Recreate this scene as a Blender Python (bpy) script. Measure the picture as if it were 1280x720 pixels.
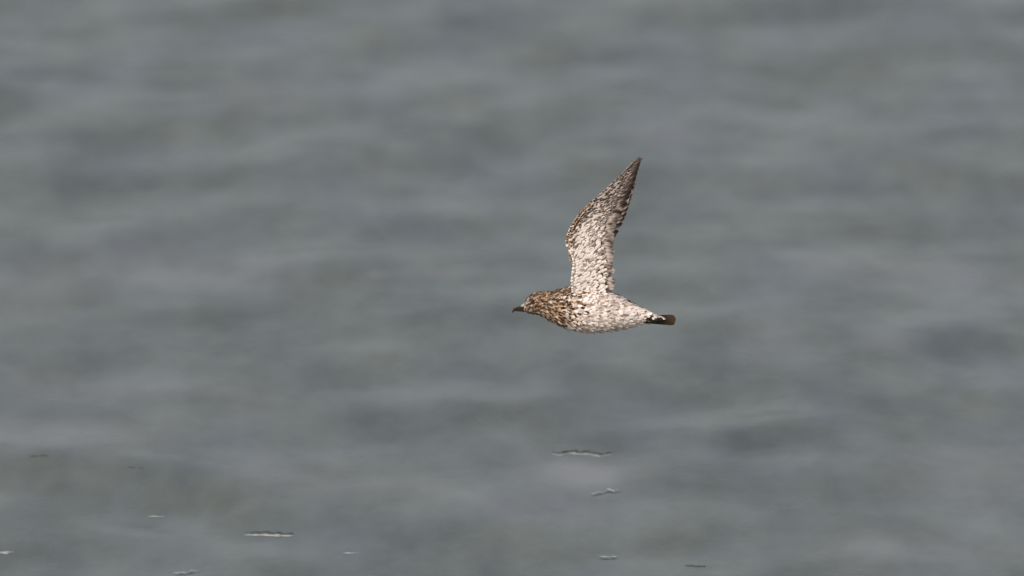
import bpy, bmesh, math, random
import numpy as np
from mathutils import Vector, Matrix

random.seed(7)
rng = np.random.default_rng(11)
scene = bpy.context.scene
C = scene.collection
for o in list(bpy.data.objects):
    bpy.data.objects.remove(o)

# ------------------------------------------------------------------ camera
DIST = 19.0                      # metres from the lens to the bird
DEP = math.radians(16.0)         # the lens looks down at the water by this much
LENS, SENSOR = 400.0, 36.0
S = DIST * SENSOR / LENS / 1280.0            # metres per photo pixel at the bird
AIM = Vector((0, 0, 0.40))
cam_d = bpy.data.cameras.new('camera')
cam = bpy.data.objects.new('camera', cam_d)
C.objects.link(cam)
scene.camera = cam
FWD = Vector((0, math.cos(DEP), -math.sin(DEP)))
RIGHT = Vector((1, 0, 0))
UP = RIGHT.cross(FWD)
cam.location = AIM - FWD * DIST
cam.rotation_euler = (math.pi / 2 - DEP, 0, 0)
cam_d.lens = LENS
cam_d.sensor_width = SENSOR
cam_d.clip_start = 0.5
cam_d.clip_end = 20000
cam_d.dof.use_dof = True
cam_d.dof.focus_distance = DIST
cam_d.dof.aperture_fstop = 2.8

# ------------------------------------------------------------------ sky, sun, exposure
SUN_EL, SUN_AZ = math.radians(40), math.radians(214)      # azimuth clockwise from +Y: behind the lens
world = bpy.data.worlds.new('World')
scene.world = world
world.use_nodes = True
nt = world.node_tree
bg = nt.nodes['Background']
sky = nt.nodes.new('ShaderNodeTexSky')
sky.sky_type = 'NISHITA'
sky.sun_disc = False
sky.sun_elevation = SUN_EL
sky.sun_rotation = SUN_AZ
sky.air_density = 1.0
sky.dust_density = 4.0
sky.ozone_density = 1.0
hs = nt.nodes.new('ShaderNodeHueSaturation')
hs.inputs['Saturation'].default_value = 0.36               # thin overcast
nt.links.new(sky.outputs[0], hs.inputs['Color'])
nt.links.new(hs.outputs[0], bg.inputs['Color'])
bg.inputs['Strength'].default_value = 0.145

sun_d = bpy.data.lights.new('sun', 'SUN')
sun_d.energy = 1.2
sun_d.angle = math.radians(14)
sun_d.color = (1.0, 0.95, 0.88)
sun = bpy.data.objects.new('sun', sun_d)
C.objects.link(sun)
to_sun = Vector((math.sin(SUN_AZ) * math.cos(SUN_EL), math.cos(SUN_AZ) * math.cos(SUN_EL), math.sin(SUN_EL)))
sun.rotation_euler = to_sun.to_track_quat('Z', 'Y').to_euler()
sun.location = to_sun * 50

scene.view_settings.view_transform = 'Standard'
scene.view_settings.look = 'None'
scene.view_settings.gamma = 1
scene.view_settings.use_curve_mapping = False
scene.view_settings.exposure = 0.0


# ------------------------------------------------------------------ helpers
def tag(o, label=None, cat=None, group=None, kind=None):
    if label: o['label'] = label
    if cat: o['category'] = cat
    if group: o['group'] = group
    if kind: o['kind'] = kind
    return o


def mesh_obj(name, verts, faces, mat, parent=None, colors=None, smooth=True):
    me = bpy.data.meshes.new(name)
    me.from_pydata([tuple(v) for v in verts], [], faces)
    if colors is not None:
        a = me.color_attributes.new('plumage', 'FLOAT_COLOR', 'POINT')
        arr = np.ones((len(verts), 4), np.float32)
        arr[:, :3] = np.asarray(colors, np.float32)
        a.data.foreach_set('color', arr.ravel())
    me.update()
    if smooth:
        me.polygons.foreach_set('use_smooth', [True] * len(me.polygons))
    me.materials.append(mat)
    o = bpy.data.objects.new(name, me)
    C.objects.link(o)
    o.parent = parent
    return o


def material(name):
    m = bpy.data.materials.new(name)
    m.use_nodes = True
    return m, m.node_tree, m.node_tree.nodes['Principled BSDF']


def lin(r, g, b):
    f = lambda c: (c / 255 / 12.92) if c / 255 <= 0.04045 else ((c / 255 + 0.055) / 1.055) ** 2.4
    return np.array([f(r), f(g), f(b)])


# ------------------------------------------------------------------ water
def water_nodes(m, n, p, ripple=True):
    tc = n.nodes.new('ShaderNodeNewGeometry')
    mp = n.nodes.new('ShaderNodeMapping')
    mp.inputs['Scale'].default_value = (1.6, 0.8, 1.0)
    n.links.new(tc.outputs['Position'], mp.inputs['Vector'])
    nz = n.nodes.new('ShaderNodeTexNoise')                 # silt hanging in the water
    nz.inputs['Scale'].default_value = 3.2
    nz.inputs['Detail'].default_value = 3
    n.links.new(mp.outputs[0], nz.inputs['Vector'])
    cr = n.nodes.new('ShaderNodeValToRGB')
    e = cr.color_ramp.elements
    e[0].position, e[0].color = 0.36, (0.104, 0.117, 0.119, 1)
    e[1].position, e[1].color = 0.66, (0.114, 0.124, 0.109, 1)
    n.links.new(nz.outputs['Fac'], cr.inputs['Fac'])
    n3 = n.nodes.new('ShaderNodeTexNoise')                 # lighter and thinner silt, patch by patch
    n3.inputs['Scale'].default_value = 4.4
    n3.inputs['Detail'].default_value = 4
    n3.inputs['Roughness'].default_value = 0.6
    n.links.new(mp.outputs[0], n3.inputs['Vector'])
    mr = n.nodes.new('ShaderNodeMapRange')
    mr.inputs['From Min'].default_value, mr.inputs['From Max'].default_value = 0.3, 0.7
    mr.inputs['To Min'].default_value, mr.inputs['To Max'].default_value = 0.76, 1.30
    n.links.new(n3.outputs['Fac'], mr.inputs['Value'])
    vm = n.nodes.new('ShaderNodeVectorMath')
    vm.operation = 'SCALE'
    n.links.new(cr.outputs[0], vm.inputs[0])
    n.links.new(mr.outputs[0], vm.inputs['Scale'])
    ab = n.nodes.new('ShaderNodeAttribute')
    ab.attribute_name = 'painted_gleam'  # paler base colour painted where the waves look bright
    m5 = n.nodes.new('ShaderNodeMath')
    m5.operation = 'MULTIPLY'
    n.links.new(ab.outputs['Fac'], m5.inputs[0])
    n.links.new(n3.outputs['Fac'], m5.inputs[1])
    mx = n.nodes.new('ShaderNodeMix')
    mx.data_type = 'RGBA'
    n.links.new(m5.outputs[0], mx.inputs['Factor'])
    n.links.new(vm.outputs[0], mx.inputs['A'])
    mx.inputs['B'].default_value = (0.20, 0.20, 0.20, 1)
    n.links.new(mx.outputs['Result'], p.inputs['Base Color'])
    n4 = n.nodes.new('ShaderNodeTexNoise')                 # ruffled and slick patches
    n4.inputs['Scale'].default_value = 3.0
    n4.inputs['Detail'].default_value = 3
    n.links.new(tc.outputs['Position'], n4.inputs['Vector'])
    m4 = n.nodes.new('ShaderNodeMapRange')
    m4.inputs['From Min'].default_value, m4.inputs['From Max'].default_value = 0.3, 0.7
    m4.inputs['To Min'].default_value, m4.inputs['To Max'].default_value = 0.14, 0.34
    n.links.new(n4.outputs['Fac'], m4.inputs['Value'])
    n.links.new(m4.outputs[0], p.inputs['Roughness'])
    p.inputs['IOR'].default_value = 1.333
    if ripple:
        n2 = n.nodes.new('ShaderNodeTexNoise')
        n2.inputs['Scale'].default_value = 14
        n2.inputs['Detail'].default_value = 2
        n.links.new(tc.outputs['Position'], n2.inputs['Vector'])
        b = n.nodes.new('ShaderNodeBump')
        b.inputs['Strength'].default_value = 0.12
        b.inputs['Distance'].default_value = 0.012
        n.links.new(n2.outputs['Fac'], b.inputs['Height'])
        n.links.new(b.outputs[0], p.inputs['Normal'])


WATER, n_, p_ = material('silty_water')
water_nodes(WATER, n_, p_)

WAVES = []
for lam, count, slope in ((2.2, 6, 0.006), (1.1, 10, 0.008), (0.60, 16, 0.010), (0.34, 40, 0.0085), (0.20, 40, 0.0042)):
    for k in range(count):
        L = lam * (0.75 + 0.5 * rng.random())
        th = rng.random() * 2 * math.pi
        k_ = 2 * math.pi / L
        WAVES.append((k_ * math.cos(th), k_ * math.sin(th), slope / k_ * (0.6 + 0.8 * rng.random()), rng.random() * 6.283, L))


def wave_height(x, y, spacing=0.0):
    z = np.zeros(np.broadcast(x, y).shape)
    for kx, ky, a, ph, L in WAVES:
        z = z + a * np.sin(kx * x + ky * y + ph) * np.exp(-(spacing / (L / 3.0)) ** 2)
    for cx, cy, lx, sy, sl, sk in PACKETS:
        ex, ey = x - cx, y - cy - sk * (x - cx)
        taper = np.exp(-(spacing / (sy * 0.7)) ** 2)
        z = z + sl * ey * np.exp(-0.5 * (ey / sy) ** 2 - 0.5 * (ex / lx) ** 2) * taper
    return z


def flat_point(px, py):
    off = SENSOR / LENS / 1280.0
    d = FWD + RIGHT * ((px - 640) * off) - UP * ((py - 360) * off)
    return cam.location - d * (cam.location.z / d.z)


# single swells that stand out: pixel centre, half length and half depth in metres, slope (+ leans to the lens), skew
PACKETS = []
for px, py, lx, sy, sl, sk in ((150, 608, 0.22, 0.12, 0.20, -0.5), (900, 550, 0.16, 0.08, 0.07, 0.0),
                               (90, 235, 0.15, 0.10, 0.06, 0.0), (640, 510, 0.2, 0.08, 0.06, 0.1), (1130, 500, 0.12, 0.09, 0.06, 0.0)):
    q = flat_point(px, py)
    PACKETS.append((q.x, q.y, lx, sy, sl, sk))
# bright patches of wave light, painted paler into the water colour: pixel centre, half width and half depth in metres, strength
PAINTED_GLEAMS = []
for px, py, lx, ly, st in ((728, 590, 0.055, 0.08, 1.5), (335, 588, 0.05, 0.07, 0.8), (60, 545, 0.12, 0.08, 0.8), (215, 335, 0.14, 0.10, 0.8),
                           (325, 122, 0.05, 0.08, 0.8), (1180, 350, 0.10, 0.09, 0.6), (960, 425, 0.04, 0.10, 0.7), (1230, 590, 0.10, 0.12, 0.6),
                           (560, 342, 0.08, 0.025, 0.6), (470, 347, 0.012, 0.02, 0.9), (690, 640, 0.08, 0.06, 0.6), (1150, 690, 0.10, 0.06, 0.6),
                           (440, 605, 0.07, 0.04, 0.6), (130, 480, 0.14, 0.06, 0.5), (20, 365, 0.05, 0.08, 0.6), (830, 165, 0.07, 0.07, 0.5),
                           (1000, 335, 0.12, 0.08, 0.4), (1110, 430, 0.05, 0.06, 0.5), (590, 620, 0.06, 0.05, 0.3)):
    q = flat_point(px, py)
    PAINTED_GLEAMS.append((q.x, q.y, lx, ly, st * 1.5))



def axis(lo, hi, step, far):
    core = np.arange(lo, hi + step / 2, step)
    g, d, v = [], step, 0.0
    while v < far:
        d *= 1.16
        v += d
        g.append(v)
    g = np.array(g)
    return np.concatenate([lo - g[::-1], core, core[-1] + g])


xs = axis(-1.9, 1.9, 0.013, 9000)
ys = axis(-1.3, 6.2, 0.013, 9000)
dx, dy = np.gradient(xs), np.gradient(ys)
X, Y = np.meshgrid(xs, ys)
SP = np.maximum(*np.meshgrid(dx, dy))
SP = np.where(SP < 0.0135, 0, SP)
Z = wave_height(X, Y, SP)
nx, ny = len(xs), len(ys)
me = bpy.data.meshes.new('water')
me.vertices.add(nx * ny)
me.vertices.foreach_set('co', np.stack([X, Y, Z], -1).astype(np.float32).ravel())
I = np.arange(nx * ny).reshape(ny, nx)
Q = np.stack([I[:-1, :-1], I[:-1, 1:], I[1:, 1:], I[1:, :-1]], -1).reshape(-1, 4)
me.loops.add(Q.size)
me.loops.foreach_set('vertex_index', Q.ravel().astype(np.int32))
me.polygons.add(len(Q))
me.polygons.foreach_set('loop_start', np.arange(0, Q.size, 4, dtype=np.int32))
me.polygons.foreach_set('use_smooth', np.ones(len(Q), bool))
me.update(calc_edges=True)
me.materials.append(WATER)
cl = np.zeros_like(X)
for cx, cy, lx, ly, st in PAINTED_GLEAMS:
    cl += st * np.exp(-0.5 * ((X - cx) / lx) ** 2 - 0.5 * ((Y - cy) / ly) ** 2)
at = me.attributes.new('painted_gleam', 'FLOAT', 'POINT')
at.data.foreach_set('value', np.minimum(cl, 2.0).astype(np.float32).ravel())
water = bpy.data.objects.new('water', me)
C.objects.link(water)
tag(water, 'grey rippled open water under a pale sky', 'water', kind='structure')


def on_water(px, py):
    """photo pixel -> the point of the mean water surface seen there"""
    off = SENSOR / LENS / 1280.0
    d = FWD + RIGHT * ((px - 640) * off) - UP * ((py - 360) * off)
    p = cam.location.copy()
    t = -p.z / d.z
    for _ in range(8):
        q = p + d * t
        h = float(wave_height(np.array(q.x), np.array(q.y)))
        t = (h - p.z) / d.z
    return p + d * t


# ------------------------------------------------------------------ the bird
PLUME, n_, p_ = material('plumage')
at = n_.nodes.new('ShaderNodeAttribute')
at.attribute_name = 'plumage'
n_.links.new(at.outputs['Color'], p_.inputs['Base Color'])
p_.inputs['Roughness'].default_value = 0.75
p_.inputs['Specular IOR Level'].default_value = 0.25

DOWN, n_, p_ = material('down_feather')
nz = n_.nodes.new('ShaderNodeTexNoise')
nz.inputs['Scale'].default_value = 260
cr = n_.nodes.new('ShaderNodeValToRGB')
cr.color_ramp.elements[0].color = (0.16, 0.11, 0.08, 1)
cr.color_ramp.elements[1].color = (0.46, 0.38, 0.33, 1)
g_ = n_.nodes.new('ShaderNodeTexCoord')
n_.links.new(g_.outputs['Object'], nz.inputs['Vector'])
n_.links.new(nz.outputs['Fac'], cr.inputs['Fac'])
n_.links.new(cr.outputs[0], p_.inputs['Base Color'])
p_.inputs['Roughness'].default_value = 0.9

HORN, n_, p_ = material('bill_horn')
nz = n_.nodes.new('ShaderNodeTexNoise'); nz.inputs['Scale'].default_value = 300
cr = n_.nodes.new('ShaderNodeValToRGB')
cr.color_ramp.elements[0].color = (0.010, 0.006, 0.004, 1)
cr.color_ramp.elements[1].color = (0.045, 0.026, 0.014, 1)
n_.links.new(nz.outputs['Fac'], cr.inputs['Fac']); n_.links.new(cr.outputs[0], p_.inputs['Base Color'])
p_.inputs['Roughness'].default_value = 0.65
p_.inputs['Specular IOR Level'].default_value = 0.2

CERE, n_, p_ = material('bill_base')
nz = n_.nodes.new('ShaderNodeTexNoise'); nz.inputs['Scale'].default_value = 300
cr = n_.nodes.new('ShaderNodeValToRGB')
cr.color_ramp.elements[0].color = (0.20, 0.20, 0.18, 1)
cr.color_ramp.elements[1].color = (0.42, 0.42, 0.38, 1)
n_.links.new(nz.outputs['Fac'], cr.inputs['Fac']); n_.links.new(cr.outputs[0], p_.inputs['Base Color'])
p_.inputs['Roughness'].default_value = 0.5

EYE, n_, p_ = material('eye_gloss')
p_.inputs['Base Color'].default_value = (0.006, 0.005, 0.004, 1)
p_.inputs['Roughness'].default_value = 0.08

# bird frame: u (photo right, towards the tail), v (up), w (towards the lens, the bird's left side);
# lengths written in photo pixels about (742, 390) and scaled to metres. ROLL: the back leans away from the lens
CX, CY = 742.0, 390.0
ROLL = math.radians(8)


def B(px, py, w=0.0):
    return Vector(((px - CX) * S, (CY - py) * S, w * S))


bird = bpy.data.objects.new('flying_bird', None)
C.objects.link(bird)
bird.empty_display_size = 0.05
loc = AIM + RIGHT * ((CX - 640) * S) - UP * ((CY - 360) * S)
bird.matrix_world = Matrix((RIGHT, UP, -FWD)).transposed().to_4x4()
bird.location = loc
tag(bird, 'speckled brown and white bird flying low over grey water, wings raised', 'bird')

# torso and head: (x, top, bottom, half width in px)
ST = np.array([
    (655.0, 380.0, 388.5, 3.2), (657.5, 375.0, 390.0, 6.5), (661.0, 370.5, 391.0, 9.5), (666.0, 367.3, 391.8, 11.8),
    (673.0, 365.6, 393.2, 13.0), (681.0, 365.2, 397.0, 14.5), (690.0, 365.0, 402.2, 17.5), (700.0, 362.0, 407.0, 22.0),
    (711.0, 358.5, 411.2, 26.0), (722.0, 357.5, 413.8, 28.5), (738.0, 358.5, 415.2, 29.0), (754.0, 362.0, 415.0, 27.5),
    (768.0, 367.5, 413.2, 24.5), (780.0, 374.0, 410.8, 20.5), (791.0, 379.5, 408.2, 16.5), (802.0, 385.4, 405.0, 12.0),
    (812.0, 390.4, 403.6, 9.5), (822.0, 394.4, 402.6, 7.0), (828.0, 396.4, 402.0, 4.0)])


def body_at(x):
    return [float(np.interp(x, ST[:, 0], ST[:, k])) for k in (1, 2, 3)]


def body_point(x, a):
    """a: angle from up (v) towards the lens side (w)"""
    t, b, hw = body_at(x)
    return Vector(((x - CX), CY - (t + b) / 2 + (b - t) / 2 * math.cos(a), hw * math.sin(a)))


LEAD = np.array([(716, 376), (713.5, 352), (715.5, 325), (707, 304), (711, 287), (721.5, 270), (736, 254.5), (752.5, 240.5),
                 (773, 221.5), (789, 205.5), (797.5, 198.5)], float)
TRAIL = np.array([(769, 382), (767.5, 352), (767, 325), (767, 300), (770.5, 280), (778, 264), (785, 249), (789.5, 237),
                  (794, 221), (797, 208), (799, 199.0)], float)


def curve(P, t):
    f = min(max(t, 0), 1) * (len(P) - 1)
    i = min(int(f), len(P) - 2)
    r = f - i
    p0, p1, p2, p3 = P[max(i - 1, 0)], P[i], P[i + 1], P[min(i + 2, len(P) - 1)]
    return 0.5 * (2 * p1 + (p2 - p0) * r + (2 * p0 - 5 * p1 + 4 * p2 - p3) * r * r + (3 * p1 - p0 - 3 * p2 + p3) * r ** 3)


ROOT = np.array([742.0, 376.0])


class Wing:
    def __init__(self, side):
        self.side = side
        if side > 0:
            self.lean, self.scale, self.w0 = math.radians(5), 1.0, 15.0
        else:
            self.lean, self.scale, self.w0 = math.radians(-24), 0.88, -15.0

    def mid(self, t, c, h=0.0):
        """point of the wing: t along the span, c across the chord, h px out of the under surface"""
        p = curve(LEAD, t) * (1 - c) + curve(TRAIL, t) * c
        du, dv = (p - ROOT) * self.scale
        dv = -dv
        camber = 5.0 * math.sin(math.pi * min(max(c, 0), 1.0) ** 0.8) * (1 - 0.7 * t)
        bend = 9.0 * math.sin(math.pi * min(t, 1)) - 10 * t * t
        out = self.side * (bend - camber) * self.scale + self.side * h
        ca, sa = math.cos(self.lean), math.sin(self.lean)
        return Vector((ROOT[0] - CX + du, CY - ROOT[1] + dv * ca - out * sa, self.w0 + dv * sa + out * ca))


def thickness(t, c):
    prof = (1 - c) ** 0.7 * min(1, (c / 0.08) ** 0.5 if c > 0 else 0)
    return (0.9 + 4.6 * (1 - t) ** 1.2) * prof + 0.75


wings = {1: Wing(1), -1: Wing(-1)}

# one continuous body: torso, head and both arms
bm = bmesh.new()
NA = 28
rings = []
for x in np.concatenate([np.linspace(655, 680, 14)[:-1], np.linspace(680, 828, 38)]):
    rings.append([bm.verts.new(body_point(x, 2 * math.pi * k / NA) * S) for k in range(NA)])
for r0, r1 in zip(rings, rings[1:]):
    for k in range(NA):
        bm.faces.new((r0[k], r0[(k + 1) % NA], r1[(k + 1) % NA], r1[k]))
bm.faces.new(rings[0][::-1])
bm.faces.new(rings[-1])
for sd, wg in wings.items():
    prev = None
    first = None
    for t in np.linspace(0.0, 0.93, 40):
        cm = 0.62 if t < 0.4 else 0.62 - 0.32 * (t - 0.4) / 0.53
        cs = np.linspace(0.0, cm, 12)
        ring = [wg.mid(t, c, thickness(t, c)) for c in cs] + [wg.mid(t, c, -thickness(t, c)) for c in cs[::-1]]
        ring = [bm.verts.new(p * S) for p in ring]
        if prev:
            n = len(ring)
            for k in range(n):
                bm.faces.new((prev[k], prev[(k + 1) % n], ring[(k + 1) % n], ring[k]))
        else:
            bm.faces.new(ring[::-1])
        prev = ring
    bm.faces.new(prev)
bmesh.ops.recalc_face_normals(bm, faces=bm.faces[:])
me = bpy.data.meshes.new('body')
bm.to_mesh(me)
bm.free()
me.materials.append(DOWN)
body = bpy.data.objects.new('body', me)
C.objects.link(body)
body.parent = bird
rm = body.modifiers.new('skin', 'REMESH')
rm.mode = 'VOXEL'
rm.voxel_size = 0.0014
rm.use_smooth_shade = True

# ---- plumage colours
WHITE = lin(236, 222, 212)
CREAM = lin(229, 208, 194)
BUFF = lin(184, 148, 108)
BROWN = lin(128, 92, 62)
DARK = lin(36, 21, 15)
GREY = lin(192, 173, 160)
OLIVE = lin(36, 30, 15)


def mix(a, b, f):
    f = min(max(f, 0.0), 1.0)
    return a * (1 - f) + b * f


def smooth(a, b, x):
    f = min(max((x - a) / (b - a), 0.0), 1.0)
    return f * f * (3 - 2 * f)


class Coat:
    """many small overlapping contour feathers joined into one mesh"""
    ROWS = ((0.0, 0.35), (0.3, 0.9), (0.62, 1.0), (0.86, 0.62))
    COLS = (-1, -0.5, 0, 0.5, 1)

    def __init__(self):
        self.v, self.f, self.c = [], [], []

    def add(self, p, d, n, length, width, edge, core, core_w, tip_col, lift=0.16):
        """root p, direction d, outward normal n (px units)"""
        d = d.normalized()
        n = (n - d * n.dot(d)).normalized()
        s = d.cross(n)
        i0 = len(self.v)
        style = random.random()
        for r, (a, wd) in enumerate(self.ROWS):
            base = p + d * (a * length) + n * (0.35 + lift * length * (0.45 * a + 0.55 * math.sin(a * 2.2)))
            for k in self.COLS:
                self.v.append((base + s * (k * wd * width / 2) - n * (0.14 * width * abs(k))) * S)
                dk = core_w > 0.5 and r >= 1 and (abs(k) < 0.6 if style < 0.55 else k > -0.2 if style < 0.8 else k < 0.2)
                self.c.append(core if dk else edge)
        self.v.append((p + d * length + n * (0.35 + lift * length * 0.9)) * S)
        self.c.append(tip_col)
        for r in range(3):
            for k in range(4):
                a = i0 + r * 5 + k
                self.f.append((a, a + 1, a + 6, a + 5))
        e = i0 + 15
        t = i0 + 20
        self.f += [(e + k, e + k + 1, t) for k in range(4)]

    def build(self, name, parent):
        return mesh_obj(name, self.v, self.f, PLUME, parent, self.c)


def body_colours(x, a):
    """edge, core, tip and dark odds of a body feather at station x, angle a (from the lens-up direction)"""
    t, b, hw = body_at(x)
    py = (t + b) / 2 - (b - t) / 2 * math.cos(a)
    anat = abs(((a + ROLL + math.pi) % (2 * math.pi)) - math.pi)      # 0 back .. pi belly
    limit = 722 - 18 * smooth(372, 410, py) + random.gauss(0, 8)
    if py < 372: limit += 14 * smooth(372, 362, py)
    br = smooth(limit + 12, limit - 12, x)
    back = smooth(0.40, 0.15, anat) * smooth(820, 800, x)
    br = max(br, back)
    rump = 0.85 * smooth(796, 814, x) * smooth(1.2, 1.8, anat)
    r = random.random()
    if random.random() < br:
        warm = [BUFF, BROWN, CREAM * 0.85][0 if r < 0.5 else 1 if r < 0.7 else 2]
        crown = smooth(372, 366, py) * smooth(700, 690, x)
        edge = mix(warm, BROWN, max(0.5 * crown, 0.4 * smooth(692, 680, x)))
        dark = 0.82 + 0.12 * back
        core = mix(DARK * 0.8, BROWN, random.random() * 0.2)
    else:
        edge = mix(WHITE, CREAM, random.random())
        dark = 0.34 + 0.28 * smooth(740, 708, x)
        core = mix(mix(DARK, BROWN, 0.4), CREAM, 0.15 + random.random() * 0.5)
    if rump > random.random():
        edge, core, dark = OLIVE * 1.2, OLIVE * 0.6, 0.8
    return edge * random.uniform(0.88, 1.08), core, dark


def body_normal(x, a):
    e = 0.6
    p = body_point(x, a)
    du = body_point(min(x + e, 828), a) - body_point(max(x - e, 655), a)
    da = body_point(x, a + 0.05) - body_point(x, a - 0.05)
    n = du.cross(da)
    c = body_at(x)
    centre = Vector((x - CX, CY - (c[0] + c[1]) / 2, 0))
    if n.dot(p - centre) < 0: n = -n
    return p, du.normalized(), n.normalized()


coat = Coat()
x = 826.0
while x > 655.6:
    t, b, hw = body_at(x)
    per = math.pi * ((b - t) / 2 + hw)
    small = smooth(700, 665, x)
    step = 3.0 - 0.6 * small
    n = max(8, int(per / step))
    off = random.random()
    for k in range(n):
        a = 2 * math.pi * (k + off + random.uniform(-0.3, 0.3)) / n
        xx = min(max(x + random.uniform(-1.2, 1.2), 655.5), 827.5)
        p, d, nn = body_normal(xx, a)
        edge, core, dark = body_colours(xx, a)
        L = (6.4 - 2.2 * small) * random.uniform(0.8, 1.2)
        if xx > 815: L *= 0.8
        W = (3.9 - 0.8 * small) * random.uniform(0.8, 1.2)
        j = Vector((0, random.gauss(0, 0.18), random.gauss(0, 0.18)))
        isd = random.random() < dark
        tip = core if (isd and random.random() < 0.45) else edge
        coat.add(p, d + j, nn, L, W, edge, core, 1.0 if isd else 0.0, tip, lift=0.06 + 0.04 * random.random())
    x -= 2.2 - 0.3 * small
tag(coat.build('body_feathers', body), kind='stuff')


# ---- flight feathers, each a vane with its shaft
def flight_feather(name, parent, pts, normals, widths, col_in, col_out, col_tip, bars):
    v, f, c = [], [], []
    n = len(pts)
    for i in range(n):
        a = i / (n - 1)
        d = (pts[min(i + 1, n - 1)] - pts[max(i - 1, 0)]).normalized()
        nn = (normals[i] - d * normals[i].dot(d)).normalized()
        s = d.cross(nn)
        base = mix(col_in, col_out, a)
        base = mix(base, col_tip, smooth(0.66, 0.85, a))
        w = widths[i]
        bar = bars and (math.sin(a * 17 + bars) > 0.3)
        for k, off in ((-1, 0.10), (-0.45, 0.02), (-0.07, 0.0), (0.0, -0.06), (0.07, 0.0), (0.45, 0.02), (1, 0.10)):
            q = pts[i] + s * (k * w) - nn * (off * w) + (nn * 0.35 if k == 0 else Vector())
            if abs(k) > 0.9: q = q + d * (w * 0.35)
            v.append(q * S)
            cc = base
            if k == 0: cc = base * 0.55
            elif bar and abs(k) > 0.3: cc = mix(base, DARK, 0.85)
            c.append(cc * random.uniform(0.92, 1.08))
    for i in range(n - 1):
        for k in range(6):
            q = i * 7 + k
            f.append((q, q + 1, q + 8, q + 7))
    return mesh_obj(name, v, f, PLUME, parent, c)


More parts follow.
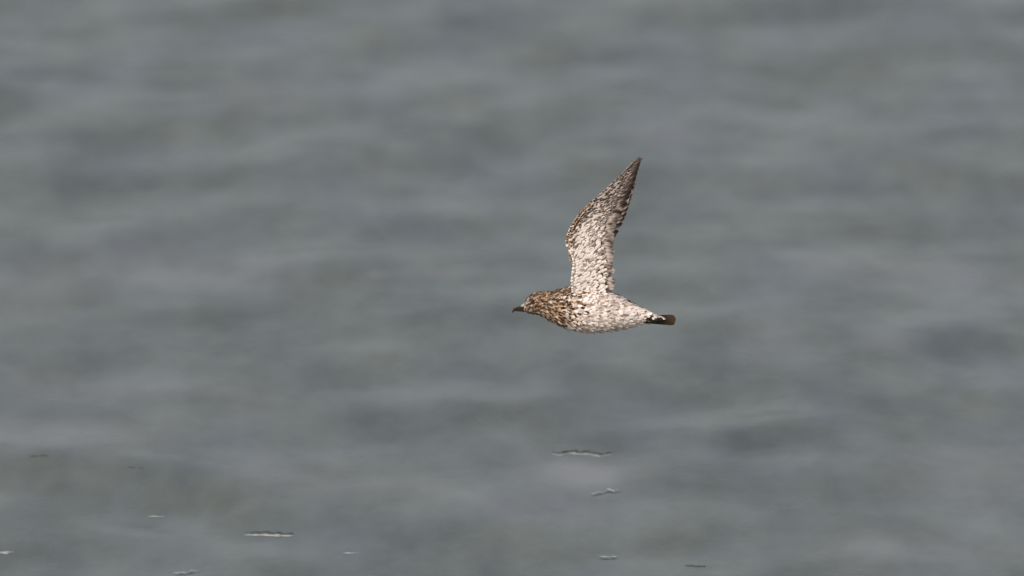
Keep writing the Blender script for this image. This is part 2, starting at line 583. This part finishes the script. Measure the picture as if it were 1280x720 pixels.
def build_wing(sd):
    wg = wings[sd]
    out = Vector((0, -math.sin(wg.lean), math.cos(wg.lean))) * sd         # out of the under surface
    k_sc = wg.scale
    cov = Coat()
    # lining of the under wing and the upper coverts
    for face in (1, -1):
        t = 0.985
        while t > 0.03:
            l0, t0 = curve(LEAD, t), curve(TRAIL, t)
            chord = float(np.linalg.norm(t0 - l0))
            cmax = (0.72 if face > 0 else 0.66) - 0.18 * t
            n = max(2, int(chord * cmax / 2.7))
            for k in range(n):
                c = cmax * (k + 0.2 + random.uniform(0, 0.6)) / n
                if k >= n - 3: c = min(0.93, c + 0.09 * random.random())
                if k == 0: c = 0.01
                tt = t + random.uniform(-0.006, 0.006)
                th = thickness(tt, c) if c < 0.5 else max(thickness(tt, c), 1.6 - c)
                p = wg.mid(tt, c, face * (th + 0.5))
                nrm = out * face
                span = (wg.mid(min(tt + 0.02, 1), c) - wg.mid(max(tt - 0.02, 0), c)).normalized()
                chd = (wg.mid(tt, min(c + 0.05, 1)) - wg.mid(tt, max(c - 0.05, 0))).normalized()
                d = span * (0.35 + 0.75 * t) + chd * (0.95 - 0.35 * t)
                d += span * random.gauss(0, 0.16)
                if k == 0:
                    nrm = out * face - chd * 1.2
                    p = p - chd * 0.8
                outer = smooth(0.30, 0.62, t)
                edge_d = smooth(0.24, 0.05, c) * smooth(0.2, 0.3, t) * (1 - 0.5 * smooth(0.5, 0.6, t))
                trail = smooth(0.55, 0.85, c / max(cmax, 1e-3)) * smooth(0.08, 0.3, t)
                if face > 0:
                    pale = mix(mix(WHITE, CREAM, 0.3 * random.random()), mix(GREY, CREAM, 0.45 * random.random()) * (1 - 0.30 * smooth(0.5, 0.7, t) - 0.35 * smooth(0.75, 0.95, t)), 0.15 + 0.85 * outer)
                    dark = 0.25 + 0.46 * outer + 0.45 * trail + 0.4 * edge_d + 0.25 * smooth(0.75, 0.95, t)
                    core = mix(DARK, GREY, (0.15 + 0.55 * random.random()) * (1 - 0.9 * outer) * (1 - edge_d))
                    if edge_d > 0.5 and random.random() < 0.55: pale = mix(BUFF, BROWN, random.random())
                else:
                    pale = mix(BROWN, BUFF, random.random())
                    dark, core = 0.6, DARK
                L = (6.6 - 1.2 * t) * random.uniform(0.8, 1.2) * k_sc
                W = (3.6 - 0.6 * t) * random.uniform(0.8, 1.2) * k_sc
                isd = random.random() < dark
                tip = core if (isd and random.random() < 0.4) else pale
                cov.add(p, d, nrm, L, W, pale * random.uniform(0.9, 1.06), core, 1.0 if isd else 0.0, tip, lift=0.06 + 0.04 * random.random())
            t -= 0.0125
    wing = cov.build('wing', bird)
    tag(wing, 'raised left wing with pale speckled lining' if sd > 0 else 'raised right wing with brown mottled upper side')

    def lay(base_tc, tip_tc, w0, i, name, inn, outc, tipc):
        pts, nor, wid = [], [], []
        n = 12
        for q in range(n):
            a = q / (n - 1)
            bow = 0.035 * math.sin(math.pi * a)
            t = base_tc[0] + (tip_tc[0] - base_tc[0]) * a + bow * (0.3 if name[0] == 's' else 0.0)
            c = base_tc[1] + (tip_tc[1] - base_tc[1]) * a
            pts.append(wg.mid(t, c, 0.2 - 0.16 * (i % 3)))
            nor.append(out)
            wid.append(max(0.4, k_sc * w0 * (0.45 + 0.55 * min(1, a / 0.3)) * (1 - smooth(0.80, 1.04, a)) ** 0.6))
        flight_feather(name, wing, pts, nor, wid, inn, outc, tipc, random.uniform(0.5, 6))

    for i in range(13):                                    # secondaries and tertials
        t = 0.055 + 0.032 * i
        col = mix(CREAM, GREY, 0.2 + 0.5 * i / 12)
        lay((t, 0.42), (t + 0.015 + 0.02 * random.random(), 1.0 + random.uniform(-0.03, 0.03)), 4.6, i, 'secondary_feather',
            col, col * 0.9, mix(DARK, GREY, 0.75 - 0.55 * i / 12))
    for i in range(10):                                    # primaries, fanning to the tip
        f = i / 9
        bt = 0.43 + 0.30 * f
        tt = 0.50 + 0.50 * f ** 0.85
        lay((bt, 0.40 - 0.16 * f), (tt, 1.0 - 0.02 * random.random()), 4.4 - 1.4 * f, i, 'primary_feather',
            mix(GREY, CREAM, 0.3), mix(GREY, DARK, 0.35), DARK)


build_wing(1)
build_wing(-1)

# ---- tail: coverts and ten feathers, folded, seen nearly edge on
tail_cov = Coat()
for k in range(150):
    a = random.random() * 2 * math.pi
    x = random.uniform(804, 824)
    p, d, nn = body_normal(x, a)
    top = math.cos(a) > 0.25
    e = (WHITE * 0.95 if top else mix(CREAM, OLIVE, random.random())) * random.uniform(0.85, 1.05)
    if not top and random.random() < smooth(800, 818, x): e = OLIVE * random.uniform(0.7, 1.6)
    tail_cov.add(p, d, nn, random.uniform(7, 10), 4.2, e, OLIVE, float(random.random() < 0.25), e, lift=0.05)
tail = tail_cov.build('tail', bird)
tr = math.radians(27)
for i in range(10):
    f = (i - 4.5) / 4.5
    spread = f * 0.13
    pts, nor, wid = [], [], []
    for q in range(10):
        a = q / 9
        L = 43.5 - 2.0 * abs(f)
        w_ = f * 6.5 + math.sin(spread) * L * a
        v_ = -1.2 * abs(f) ** 2 * (0.4 + a) - 0.45 * (4.5 - abs(i - 4.5)) * 0.4
        x_ = 801.5 + math.cos(spread) * L * a
        yy = 399.2 - 0.4 * a
        pts.append(Vector((x_ - CX, CY - yy + v_ * math.cos(tr) - w_ * math.sin(tr), w_ * math.cos(tr) + v_ * math.sin(tr))))
        nor.append(Vector((0, -math.cos(tr), -math.sin(tr))))
        wid.append(3.4 * (0.6 + 0.4 * min(1, a / 0.4)) * (1 - smooth(0.86, 1.03, a)) ** 0.5)
    flight_feather('tail_feather', tail, pts, nor, wid, OLIVE * 0.8, OLIVE, mix(OLIVE, BROWN, 0.2), 0)


# ---- bill, cere and eyes
def tube(name, path, radii, mat, parent, flat=0.75):
    v, f = [], []
    n = 12
    for i, (p, r) in enumerate(zip(path, radii)):
        d = (path[min(i + 1, len(path) - 1)] - path[max(i - 1, 0)]).normalized()
        up = Vector((-d.y, d.x, 0))
        for k in range(n):
            a = 2 * math.pi * k / n
            v.append((p + up * (r * math.cos(a)) + Vector((0, 0, 1)) * (r * flat * math.sin(a))) * S)
    for i in range(len(path) - 1):
        for k in range(n):
            f.append((i * n + k, i * n + (k + 1) % n, (i + 1) * n + (k + 1) % n, (i + 1) * n + k))
    f.append(tuple(range(n))[::-1])
    f.append(tuple(range((len(path) - 1) * n, len(path) * n)))
    return mesh_obj(name, v, f, mat, parent)


def pth(*pts):
    return [Vector((x - CX, CY - y, 0)) for x, y in pts]


tube('upper_bill', pth((659, 383.2), (655, 384.2), (651, 385.0), (647, 385.6), (644, 386.4), (641.8, 388.2), (640.7, 390.8)),
     (3.6, 3.0, 2.5, 2.1, 1.8, 1.35, 0.45), HORN, body)
tube('lower_bill', pth((659, 387.6), (655, 388.0), (651, 388.0), (647, 388.0), (644.2, 388.6)), (2.2, 1.9, 1.6, 1.2, 0.5), HORN, body)
tube('cere', pth((660, 380.6), (656.5, 381.6), (653, 383.0), (650, 384.3)), (2.8, 3.0, 2.5, 0.9), CERE, body)
for sd in (1, -1):
    bm = bmesh.new()
    bmesh.ops.create_icosphere(bm, subdivisions=3, radius=2.5 * S)
    bmesh.ops.translate(bm, verts=bm.verts, vec=Vector(((665.5 - CX) * S, (CY - 377) * S, sd * 12.0 * S)))
    me = bpy.data.meshes.new('eye')
    bm.to_mesh(me); bm.free()
    me.polygons.foreach_set('use_smooth', [True] * len(me.polygons))
    me.materials.append(EYE)
    o = bpy.data.objects.new('eye', me)
    C.objects.link(o)
    o.parent = body

# ------------------------------------------------------------------ small breaking crests on the water
FOAM, n_, p_ = material('foam')
nz = n_.nodes.new('ShaderNodeTexNoise'); nz.inputs['Scale'].default_value = 120
cr = n_.nodes.new('ShaderNodeValToRGB')
cr.color_ramp.elements[0].color = (0.16, 0.17, 0.17, 1)
cr.color_ramp.elements[1].color = (0.34, 0.36, 0.36, 1)
n_.links.new(nz.outputs['Fac'], cr.inputs['Fac']); n_.links.new(cr.outputs[0], p_.inputs['Base Color'])
p_.inputs['Roughness'].default_value = 0.6
LIP, n_, p_ = material('darkened_crest_water')  # steep face's dim reflection put into a darker water colour
nz = n_.nodes.new('ShaderNodeTexNoise'); nz.inputs['Scale'].default_value = 40
cr = n_.nodes.new('ShaderNodeValToRGB')
cr.color_ramp.elements[0].color = (0.045, 0.048, 0.042, 1)
cr.color_ramp.elements[1].color = (0.075, 0.08, 0.068, 1)
n_.links.new(nz.outputs['Fac'], cr.inputs['Fac']); n_.links.new(cr.outputs[0], p_.inputs['Base Color'])
p_.inputs['Roughness'].default_value = 0.2
p_.inputs['IOR'].default_value = 1.333


def ridge(name, pts, height, depth, mat, parent, dy):
    """a thin tapering ridge of water lying along pts (world), its foot under the surface"""
    v, f = [], []
    n = len(pts)
    for i, p in enumerate(pts):
        a = i / (n - 1)
        e = (math.sin(math.pi * (0.04 + 0.92 * a))) ** 0.6 * (0.55 + 0.25 * math.sin(i * 0.9 + pts[0].x * 90) + 0.4 * random.random())
        for yy, zz in ((-depth, -0.006), (-depth * 0.45, height * 0.7 * e), (0, height * e), (depth * 0.5, height * 0.5 * e), (depth, -0.006)):
            v.append((p.x, p.y + dy + yy * e, p.z + zz))
    for i in range(n - 1):
        for k in range(4):
            q = i * 5 + k
            f.append((q, q + 1, q + 6, q + 5))
    f.append((0, 1, 2, 3, 4)[::-1]); q = (n - 1) * 5; f.append((q, q + 1, q + 2, q + 3, q + 4))
    o = mesh_obj(name, v, f, mat, None)
    return o


def crest(x0, x1, y, wob, foam_h, lip_h, order, label, seed, slope=0.0):
    random.seed(seed)
    n = max(6, int((x1 - x0) / 2))
    ph = [random.random() * 6.28 for _ in range(3)]
    pts = []
    for i in range(n):
        a = i / (n - 1)
        yy = y + slope * (a - 0.5) + wob * (0.6 * math.sin(a * 9 + ph[0]) + 0.4 * math.sin(a * 19 + ph[1]))
        pts.append(on_water(x0 + (x1 - x0) * a, yy))
    root = bpy.data.objects.new('ripple_crest', None)
    C.objects.link(root)
    root.empty_display_size = 0.03
    mid = sum(pts, Vector()) / n
    root.location = mid
    tag(root, label, 'ripple', 'small crests breaking on the water')
    lp = [p - mid for p in pts]
    if lip_h:
        o = ridge('lip', lp, lip_h * 0.44, 0.0055, LIP, root, 0.0075 if order > 0 else -0.0085); o.parent = root
    if foam_h:
        o = ridge('foam', lp, foam_h * 0.6, 0.0055, FOAM, root, -0.006 if order > 0 else 0.006); o.parent = root


crest(690, 766, 567, 1.6, 0.0042, 0.0075, 1, 'longest wavy ripple crest on the water, dark lip behind thin pale foam', 1, 2.0)
crest(738, 776, 615, 1.6, 0.0040, 0.0022, -1, 'short kinked pale ripple crest with dark foot, next to the longest wavy crest', 2, -5.0)
crest(306, 367, 668, 0.3, 0.0055, 0.0075, 1, 'straight ripple crest of white foam under a crisp dark lip', 3, 1.5)
crest(-14, 18, 690, 0.6, 0.0085, 0.0, 1, 'bluish white foam fleck with rounded end, brightest on the water', 4, -2.0)
crest(216, 250, 716, 0.9, 0.0030, 0.0030, -1, 'bent little crest of pale foam with olive foot on the water', 5, -4.0)
crest(33, 63, 572, 0.5, 0.0, 0.0060, 1, 'thin straight olive ripple line without foam, beside the dark trough', 6, -1.0)
crest(155, 183, 587, 0.5, 0.0, 0.0060, 1, 'thin sloping olive ripple line without foam, broken in two, along the dark trough', 7, 2.0)
crest(185, 206, 644, 0.2, 0.0022, 0.0, 1, 'short thin pale line of foam between the dark trough and the straight crest', 8)
crest(428, 449, 690, 0.2, 0.0032, 0.0, 1, 'small faint foam fleck without dark edge, between the straight and the tiny flat crest', 9)
crest(748, 772, 697, 0.4, 0.0028, 0.0028, -1, 'tiny flat pale crest with a short dark foot, near a foamless dark line', 10)
crest(856, 882, 709, 0.4, 0.0, 0.0030, 1, 'tiny dark ripple line without foam near the tiny flat pale crest', 12, 1.0)
